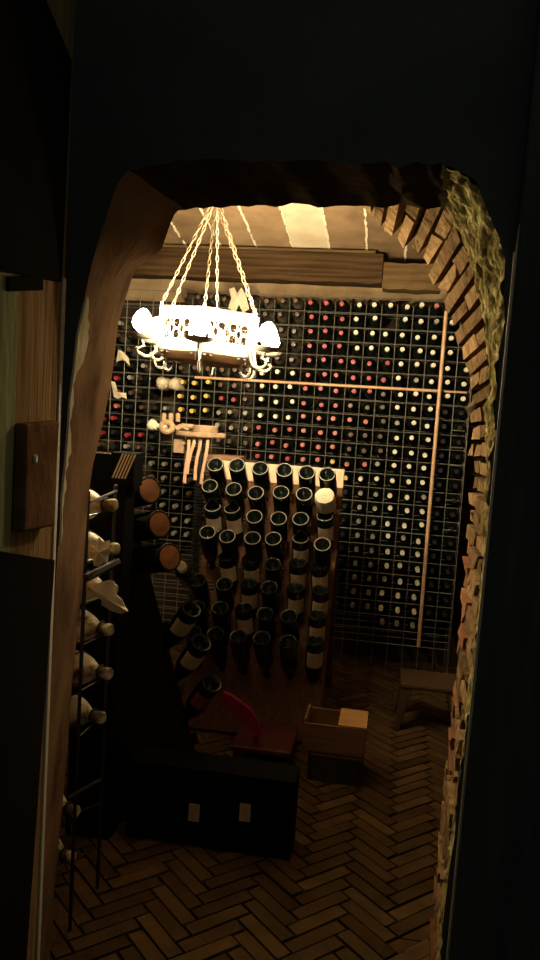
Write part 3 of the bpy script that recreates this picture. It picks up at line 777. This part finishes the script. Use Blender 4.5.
nmz = ['topmost', 'second', 'third']
for i, p in enumerate(pts):
    if i < 3:
        b = bpy.data.objects.new('magnum_bottle', mag_me); C.objects.link(b)
        b.matrix_world = Matrix.Translation(p) @ frame(axis2).to_4x4()
        d = bpy.data.objects.new('round_base_label', disc_me); C.objects.link(d); d.parent = b
        tag(b, f'large dark bottle with tan round base, {nmz[i]} of three in the left riddling rack', 'wine bottle', 'large bottles in the left riddling rack')
    else:
        ax = (axis2 + Vector((0.15, 0, -0.75))).normalized()
        q = p - ax * 0.09
        champagne('champagne_bottle', ['dark bottle with tilted cream label, upper of two in the left riddling rack', 'dark bottle with tilted cream label, lower of two in the left riddling rack', 'dark bottle with dull red label, lowest in the left riddling rack'][i - 3], 'small bottles in the left riddling rack', q, ax, lab='near', ring=False, lab_hint=(0.35, -0.9, -0.1), labmat='label' if i < 5 else 'redlabel', scale=0.95)
# white-capped bottle added as a glint beside the lowest tan disc
b = bpy.data.objects.new('wine_bottle', bottle_me); C.objects.link(b)
p = at(181, 566, 3.0); axn = Vector((0.15, -0.9, 0.35)).normalized()
b.matrix_world = Matrix.Translation(p - axn * 0.31) @ frame(axn).to_4x4()
cp = bpy.data.objects.new('capsule', cap_me['whitecap']); C.objects.link(cp); cp.parent = b; cp.scale = (1.5, 1.5, 1)
tag(b, 'white-capped bottle added as a glint beside the third tan-based bottle', 'wine bottle')

# ------------------------------------------------------------------ bottle filler on a ribbed post
YFI = 4.15
fp = at(199, 433, YFI)
fi = thing('bottle_filler', 'dusty cast bottle filler on a ribbed post with four hanging hoses', 'bottle filler', (fp.x, YFI, 0))
def fl_(px, py, dy=0): p = at(px, py, YFI + dy); return Vector((p.x - fp.x, dy, p.z))
m = MB(); zt = fl_(199, 434).z
ring_o = [(0.14 * math.cos(a) + 0.01, 0.075 * math.sin(a)) for a in [2 * PI * i / 28 for i in range(28)]]
vs = []; 
for s, z in ((0.93, zt - 0.016), (1.0, zt - 0.010), (1.0, zt + 0.008), (0.95, zt + 0.012), (0.92, zt + 0.004)): vs.append([Vector((x * s, y * s, z)) for x, y in ring_o] + [Vector((ring_o[0][0] * s, ring_o[0][1] * s, z))])
m.grid(vs); m.add([v for v in vs[0][:-1]], [tuple(range(28))]); m.add([v for v in vs[-1][:-1]], [tuple(range(28))]); m.build('tray', M['casting'], fi, smooth=True)
m = MB(); m.lathe([(0, zt), (0.068, zt), (0.070, zt + 0.045), (0.064, zt + 0.048), (0.060, zt + 0.02), (0, zt + 0.02)], 24, Matrix.Translation((0.035, 0, 0))); m.build('tank', M['casting'], fi, smooth=True)
hb = fl_(167, 427, -0.04)
m = MB(); m.tube([hb + Vector((0.030 * math.cos(t), 0, 0.026 * math.sin(t))) for t in [2 * PI * s / 18 for s in range(18)]], 0.016, 8, closed=True)
m.tube([hb + Vector((0.045, 0.02, -0.01)), hb + Vector((0.08, 0.03, 0.01)), hb + Vector((0.14, 0.03, 0.012))], [0.02, 0.016, 0.012], 8)
m.tube([hb + Vector((0.03, 0.0, 0.02)), hb + Vector((0.06, 0, -0.012)), hb + Vector((0.09, 0, 0.004)), hb + Vector((0.12, 0, -.008))], 0.007, 6)
m.build('ring_bracket', M['casting'], fi, smooth=True)
m = MB(); kn = fl_(153, 425, -0.03)
m.lathe([(0, -.03), (0.018, -.028), (0.030, -.012), (0.032, 0.004), (0.02, 0.022), (0.012, 0.024), (0, 0.028)], 16, Matrix.Translation(kn) @ Matrix.Rotation(R(60), 4, 'Y'))
m.tube([kn, hb], 0.012, 8); m.build('round_knob', M['paper'], fi, smooth=True)
m = MB()
for px in (164, 171, 178): 
    p = fl_(px, 416, 0.0); m.lathe([(0.013, -0.03), (0.013, 0.012), (0.010, 0.016), (0, 0.016)], 12, Matrix.Translation(p))
m.build('valve', M['casting'], fi, smooth=True)
m = MB(); m.box(fl_(180, 446, 0.03), (0.06, 0.06, 0.075)); m.box(fl_(183, 443, 0), (0.03, 0.01, 0.02)); bevel(m.build('bracket_block', M['casting'], fi), 0.006)
for A, B, Cc in (((189, 440), (187, 460), (184.5, 483)), ((195, 438), (191, 452), (187, 474)), ((201, 439), (197, 458), (195, 480)), ((208, 439), (205, 460), (201, 484))):
    m = MB(); m.tube([fl_(*A, -.03), fl_((A[0] + B[0]) / 2 + .5, (A[1] + B[1]) / 2, -.035), fl_(*B, -.04), fl_((Cc[0] + B[0]) / 2 - .5, (Cc[1] + B[1]) / 2, -.04), fl_(*Cc, -.045)], 0.0095, 8); m.build('hose', M['hose'], fi, smooth=True)
m = MB(); a = fl_(199, 484, 0.0)
m.tube([Vector((a.x, 0, 0.0)), Vector((a.x, 0, zt - 0.01))], 0.014, 10)
z = 0.05; 
while z < a.z: m.lathe([(0.014, z), (0.026, z + .004), (0.026, z + .010), (0.014, z + .014)], 14, Matrix.Translation((a.x, 0, 0))); z += 0.018
m.lathe([(0, 0), (0.12, 0), (0.12, 0.02), (0.02, 0.04)], 20, Matrix.Translation((a.x, 0, 0)))
m.build('ribbed_post', M['iron'], fi, smooth=True)
m = MB(); q = fl_(222, 458, 0.10); m.box((q.x, 0.10, q.z), (0.24, 0.10, 0.035)); bevel(m.build('wooden_board', M['cratewood'], fi), 0.003)

# ------------------------------------------------------------------ left iron rack with lying magnums
ys = [512, 556, 598, 642, 688, 731, 812, 852]
lr = thing('iron_bottle_rack', 'black iron rack standing behind the plaster reveal with bottles lying across it', 'bottle rack', (0, 0, 0))
YL = 2.22
necks = []
tips_px = {512: (115, 505), 556: (117, 549), 598: (115, 590), 642: (111, 630), 688: (110, 674), 731: (103, 718), 812: (77, 812), 852: (73, 858)}
for y in ys: necks.append(at(*tips_px[y], YL))
xw = sum(p.x for p in necks[:6]) / 6
bax = Vector((0.90, -0.40, 0.10)).normalized()
m = MB()
for dx, dy in ((-0.05, -0.10), (-0.05, 0.12), (-0.34, -0.0), (-0.34, 0.24)):
    m.tube([(xw + dx, YL + dy, 0), (xw + dx, YL + dy, 1.34)], 0.006, 8)
m.build('rack_post', M['iron'], lr, smooth=True)
lab_t = ['topmost pale dusty bottle neck in the left iron rack', 'torn-paper bottle lying second from the top in the left iron rack', 'pale dusty bottle lying third from the top beside the hanging torn paper', 'pale dusty bottle lying fourth from the top in the left iron rack', 'pale dusty bottle lying fifth from the top in the left iron rack', 'pale dusty bottle lying sixth from the top in the left iron rack', 'pale bottle end low in the left iron rack above the lowest one', 'lowest dim bottle end in the left iron rack near the floor']
M['paledust'] = mat('pale_dusty_glass', (0.80, 0.72, 0.50), 0.5, var=(0.42, 0.36, 0.20), vscale=16, bump=0.2, extra=(0.10, 0.07, 0.03), escale=11, ethr=(0.50, 0.58))
LM = [(0, 0.01), (0.045, 0.0), (0.052, 0.006), (0.053, 0.20), (0.050, 0.222), (0.042, 0.248), (0.032, 0.268), (0.022, 0.285), (0.018, 0.300), (0.0165, 0.330), (0.019, 0.332), (0.019, 0.345), (0.015, 0.349), (0, 0.349)]
lm_me = MB().lathe(LM, 20).mesh('lying_bottle', M['paledust'], True)
for i, p in enumerate(necks):
    b = bpy.data.objects.new('lying_bottle', lm_me); C.objects.link(b)
    org_ = p - bax * 0.349
    b.matrix_world = Matrix.Translation(org_) @ frame(bax).to_4x4() @ Matrix.Rotation(i * 0.9, 4, 'Z')
    tag(b, lab_t[i], 'wine bottle', 'bottles lying in the left iron rack')
    nm = frame(bax); rails = MB()
    for dd, rr in ((0.312, 0.0215), (0.22, 0.054)):     # wire loops that carry the bottle
        c = org_ + bax * dd; xv, yv = nm.col[0], nm.col[1]
        rails.tube([c + xv * rr * math.cos(t) + yv * rr * math.sin(t) for t in [2 * PI * s / 16 for s in range(16)]], 0.0032, 5, closed=True)
        for px_ in (-0.10, 0.12) if dd > .3 else ():
            rails.tube([c - Vector((0, 0, rr)), (xw - 0.05, YL + px_, c.z - rr)], 0.003, 5)
        if dd < .3: rails.tube([c - Vector((0, 0, rr)), (xw - 0.34, YL + 0.24, c.z - rr)], 0.003, 5); rails.tube([c - Vector((0, 0, rr)), (xw - 0.34, YL, c.z - rr)], 0.003, 5)
    rails.build('neck_loop', M['iron'], lr, smooth=True)
    if i == 1:
        o = torn_sheet('torn_wrap', [(89, 552), (92, 546), (97, 547), (97, 538), (101, 537), (103, 542), (108, 541), (110, 548), (112, 551), (108, 556), (109, 562), (103, 563), (98, 567), (94, 566), (92, 558)], YL - 0.13, .02, M['paper'], '', '', seed=9)
        w = o.matrix_world.copy(); o.parent = b; o.matrix_parent_inverse = b.matrix_world.inverted()
torn_sheet('torn_paper', [(88, 586), (109, 580), (113, 582), (116, 594), (122, 600), (125, 607), (129, 611), (121, 614), (110, 611), (100, 605), (103, 600), (95, 592)], YL - 0.06, .02, M['paper'], 'tan torn sheet of paper hanging from the left iron rack', 'paper', seed=11)
# flat iron bars across the rack
for (a, b_, w, lbl) in (((86, 578), (118, 562), 0.012, 0), ((90, 502), (117, 491), 0.004, 0), ((68, 798), (100, 780), 0.006, 0)):
    p0, p1 = at(*a, YL - .17), at(*b_, YL - .02)
    m = MB(); m.tube([p0, p1], w, 6); m.build('cross_bar', M['iron'], lr, smooth=True)

# black striped cartons above
def carton(px0, py0, px1, py1, Y, d, label, stripes):
    a, b_ = at(px0, py0, Y), at(px1, py1, Y); c = (a + b_) / 2; w = abs(b_.x - a.x); h = abs(a.z - b_.z)
    root = thing('wine_carton', label, 'carton', (c.x, Y + d / 2, c.z - h / 2), 'black cartons on the left')
    m = MB(); m.box((0, 0, h / 2), (w, d, h)); bevel(m.build('box', M['case'], root), 0.003)
    if stripes:
        m = MB()
        for q in range(5): 
            m.hexa([(w * (-.42 + .13 * q) + dx + sx, -d / 2 - .0015 + dy, zz) for zz, sx in ((h * .25, -0.0), (h * .98, 0.035)) for dx, dy in ((0, 0), (.006, 0), (.006, .001), (0, .001))])
        m.build('stripes', M['paper'], root)
    else:
        m = MB(); m.box((0, -d / 2 + .004, h), (w * .96, 0.006, 0.003)); m.build('pale_edge', M['label'], root)
    return root

k1 = carton(111, 452, 133, 488, 2.62, 0.10, 'black wine carton with pale slanted stripes on the left, behind the reveal', True)
k2 = carton(86, 456, 110, 490, 2.62, 0.10, 'plain black wine carton tucked between the plaster reveal and the striped carton', False)
k2.location.z = k1.location.z
zz = k1.location.z - 0.001; hh = zz / 4; xm = (k1.location.x + k2.location.x) / 2
for q, t_ in enumerate(('lowest', 'second from the floor', 'third from the floor', 'uppermost large')):  # cartons added to carry the pair above and darken this corner
    c = thing('added_carton', f'large black carton in the added dark stack at left, {t_}', 'carton', (xm - 0.025, k1.location.y, q * hh + 0.0005), 'large black cartons in the added stack')
    m = MB(); m.box((0, 0, (hh - .001) / 2), (0.17 + .004 * (q % 2), 0.11, hh - .001)); bevel(m.build('box', M['case'], c), 0.004)

# ------------------------------------------------------------------ floor things
# wooden wine box on a lower box
pz = 0.135
c = atz(345, 770, 0.11); YCR = 3.30
A_, B_ = at(304, 722, YCR), at(366, 731, YCR)
wd = B_.x - A_.x; zr_ = (A_.z + B_.z) / 2; zb = at(340, 755, YCR).z; hgt = zr_ - zb; dp = 0.20
low = thing('wooden_box', 'dim lower wooden box standing on the brick floor under the open wine box', 'box', (A_.x + wd / 2 + 0.012, YCR + dp / 2, 0))
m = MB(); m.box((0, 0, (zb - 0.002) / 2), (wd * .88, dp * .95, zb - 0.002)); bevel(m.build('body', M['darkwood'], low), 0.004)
m = MB(); m.box((0.004, -dp * .475 - .002, zb - .012), (wd * .86, 0.004, 0.010)); m.build('front_slat', M['cratewood'], low)
cr_ = thing('wine_crate', 'open wooden wine box with a half lid, on top of the lower dim box', 'box', (A_.x + wd / 2, YCR + dp / 2, zb))
t = 0.010
for nm, cen, dim in (('front_panel', (0, -dp / 2 + t / 2, hgt / 2), (wd, t, hgt)), ('back_panel', (0, dp / 2 - t / 2, hgt / 2), (wd, t, hgt)), ('side_panel', (-wd / 2 + t / 2, 0, hgt / 2 + .008), (t, dp - 2 * t, hgt + .016)), ('side_panel', (wd / 2 - t / 2, 0, hgt / 2), (t, dp - 2 * t, hgt)), ('bottom_panel', (0, 0, t / 2), (wd - 2 * t, dp - 2 * t, t)), ('half_lid', (wd * .28, 0.0, hgt + .005), (wd * .46, dp, 0.010))):
    m = MB(); m.box(cen, dim); bevel(m.build(nm, M['litlid' if nm == 'half_lid' else 'cratewood'], cr_), 0.0015)

# low stool by the right jamb
YS = 4.0
sp = at(430, 686, YS)
st = thing('plastic_stool', 'low dim plastic stool half hidden behind the right brick jamb', 'stool', (sp.x, YS + .12, 0))
hs = sp.z; ww = 0.30
m = MB(); m.box((0, 0, hs - 0.014), (ww, 0.26, 0.028)); bevel(m.build('seat', M['plastic'], st), 0.01, 3)
for sx in (-1, 1):
    for sy in (-1, 1):
        m = MB(); p = [(sx * ww * .30, sy * .08), (sx * ww * .48, sy * .08), (sx * ww * .48, sy * .125), (sx * ww * .30, sy * .125)]
        q = [(sx * ww * .46, sy * .10), (sx * ww * .56, sy * .10), (sx * ww * .56, sy * .14), (sx * ww * .46, sy * .14)]
        m.hexa([(x, y, 0.0) for x, y in q] + [(x, y, hs - 0.029) for x, y in p]); bevel(m.build('leg', M['plastic'], st), 0.006)

# red folded chair back
YR = 3.35
rd = thing('red_chair', 'red plastic low chair with curved arm standing in shadow left of the wine box', 'chair', (0, 0, 0))
def rp(x, y, dy=0): return at(x, y, YR + dy)
arc = [(221, 698), (228, 701), (237, 708), (246, 715), (252, 723), (256, 731), (258, 738)]
rows = []
for (x, y), hw in zip(arc, (5.5, 6, 6.5, 6.5, 5.5, 4.5, 3.5)):
    i = arc.index((x, y)); a = Vector(arc[max(i - 1, 0)]); b_ = Vector(arc[min(i + 1, 6)]); tt = (b_ - a).normalized(); nn = Vector((tt.y, -tt.x))
    p0 = rp(x + nn.x * hw, y + nn.y * hw); p1 = rp(x - nn.x * hw, y - nn.y * hw)
    rows.append([p0, p1, p1 + Vector((0, .03, 0)), p0 + Vector((0, .03, 0)), p0])
m = MB(); m.grid(rows); m.add(rows[0][:4], [(0, 1, 2, 3)]); m.add(rows[-1][:4], [(3, 2, 1, 0)]); bevel(m.build('curved_arm', M['redpaint'], rd, smooth=False), 0.004)
sa_, sb_ = rp(232, 742), rp(292, 748)
zs2 = (sa_.z + sb_.z) / 2
m = MB(); m.box(((sa_.x + sb_.x) / 2, YR + .12, zs2 - .02), (sb_.x - sa_.x, 0.30, 0.03)); bevel(m.build('seat', M['shadedred'], rd), 0.01, 3)
for x in (sa_.x + .02, sb_.x - .02):
    for y in (YR - .01, YR + .25):
        m = MB(); m.tube([(x, y, 0), (x, y, zs2 - .03)], 0.012, 8); m.build('leg', M['shadedred'], rd, smooth=True)
m = MB(); e = rows[-1][1]; m.tube([e + Vector((0, .015, .01)), Vector((e.x, YR + .02, zs2 - .02))], 0.012, 8); m.build('arm_support', M['redpaint'], rd, smooth=True)

# low black carton on the floor with two pale labels on its front, widened to black out lit floor
Yq = 2.66; pa, pb_ = at(128, 772, Yq), at(296, 772, Yq); ct = at(215, 772, Yq).z
bx = thing('low_carton', 'low black carton on the floor widened to darken it, with two pale labels', 'carton', ((pa.x + pb_.x) / 2, Yq + 0.07, 0.002))
m = MB(); m.box((0, 0, ct / 2), (pb_.x - pa.x, 0.14, ct)); bevel(m.build('box', M['case'], bx), 0.004)
for x in (194, 245):
    p = at(x, 813, Yq); m = MB(); m.box((p.x - bx.location.x, -0.071, p.z), (0.040, 0.002, 0.066)); m.build('pale_label', M['label'], bx)

# ------------------------------------------------------------------ light
w = bpy.data.worlds.new('world'); SC.world = w; w.use_nodes = True
bg = w.node_tree.nodes['Background']; bg.inputs[0].default_value = (0.75, 0.98, 0.86, 1); bg.inputs[1].default_value = 0.08
SC.view_settings.view_transform = 'Standard'; SC.view_settings.look = 'None'; SC.view_settings.gamma = 1.0
SC.view_settings.exposure = 0.0; SC.view_settings.use_curve_mapping = False
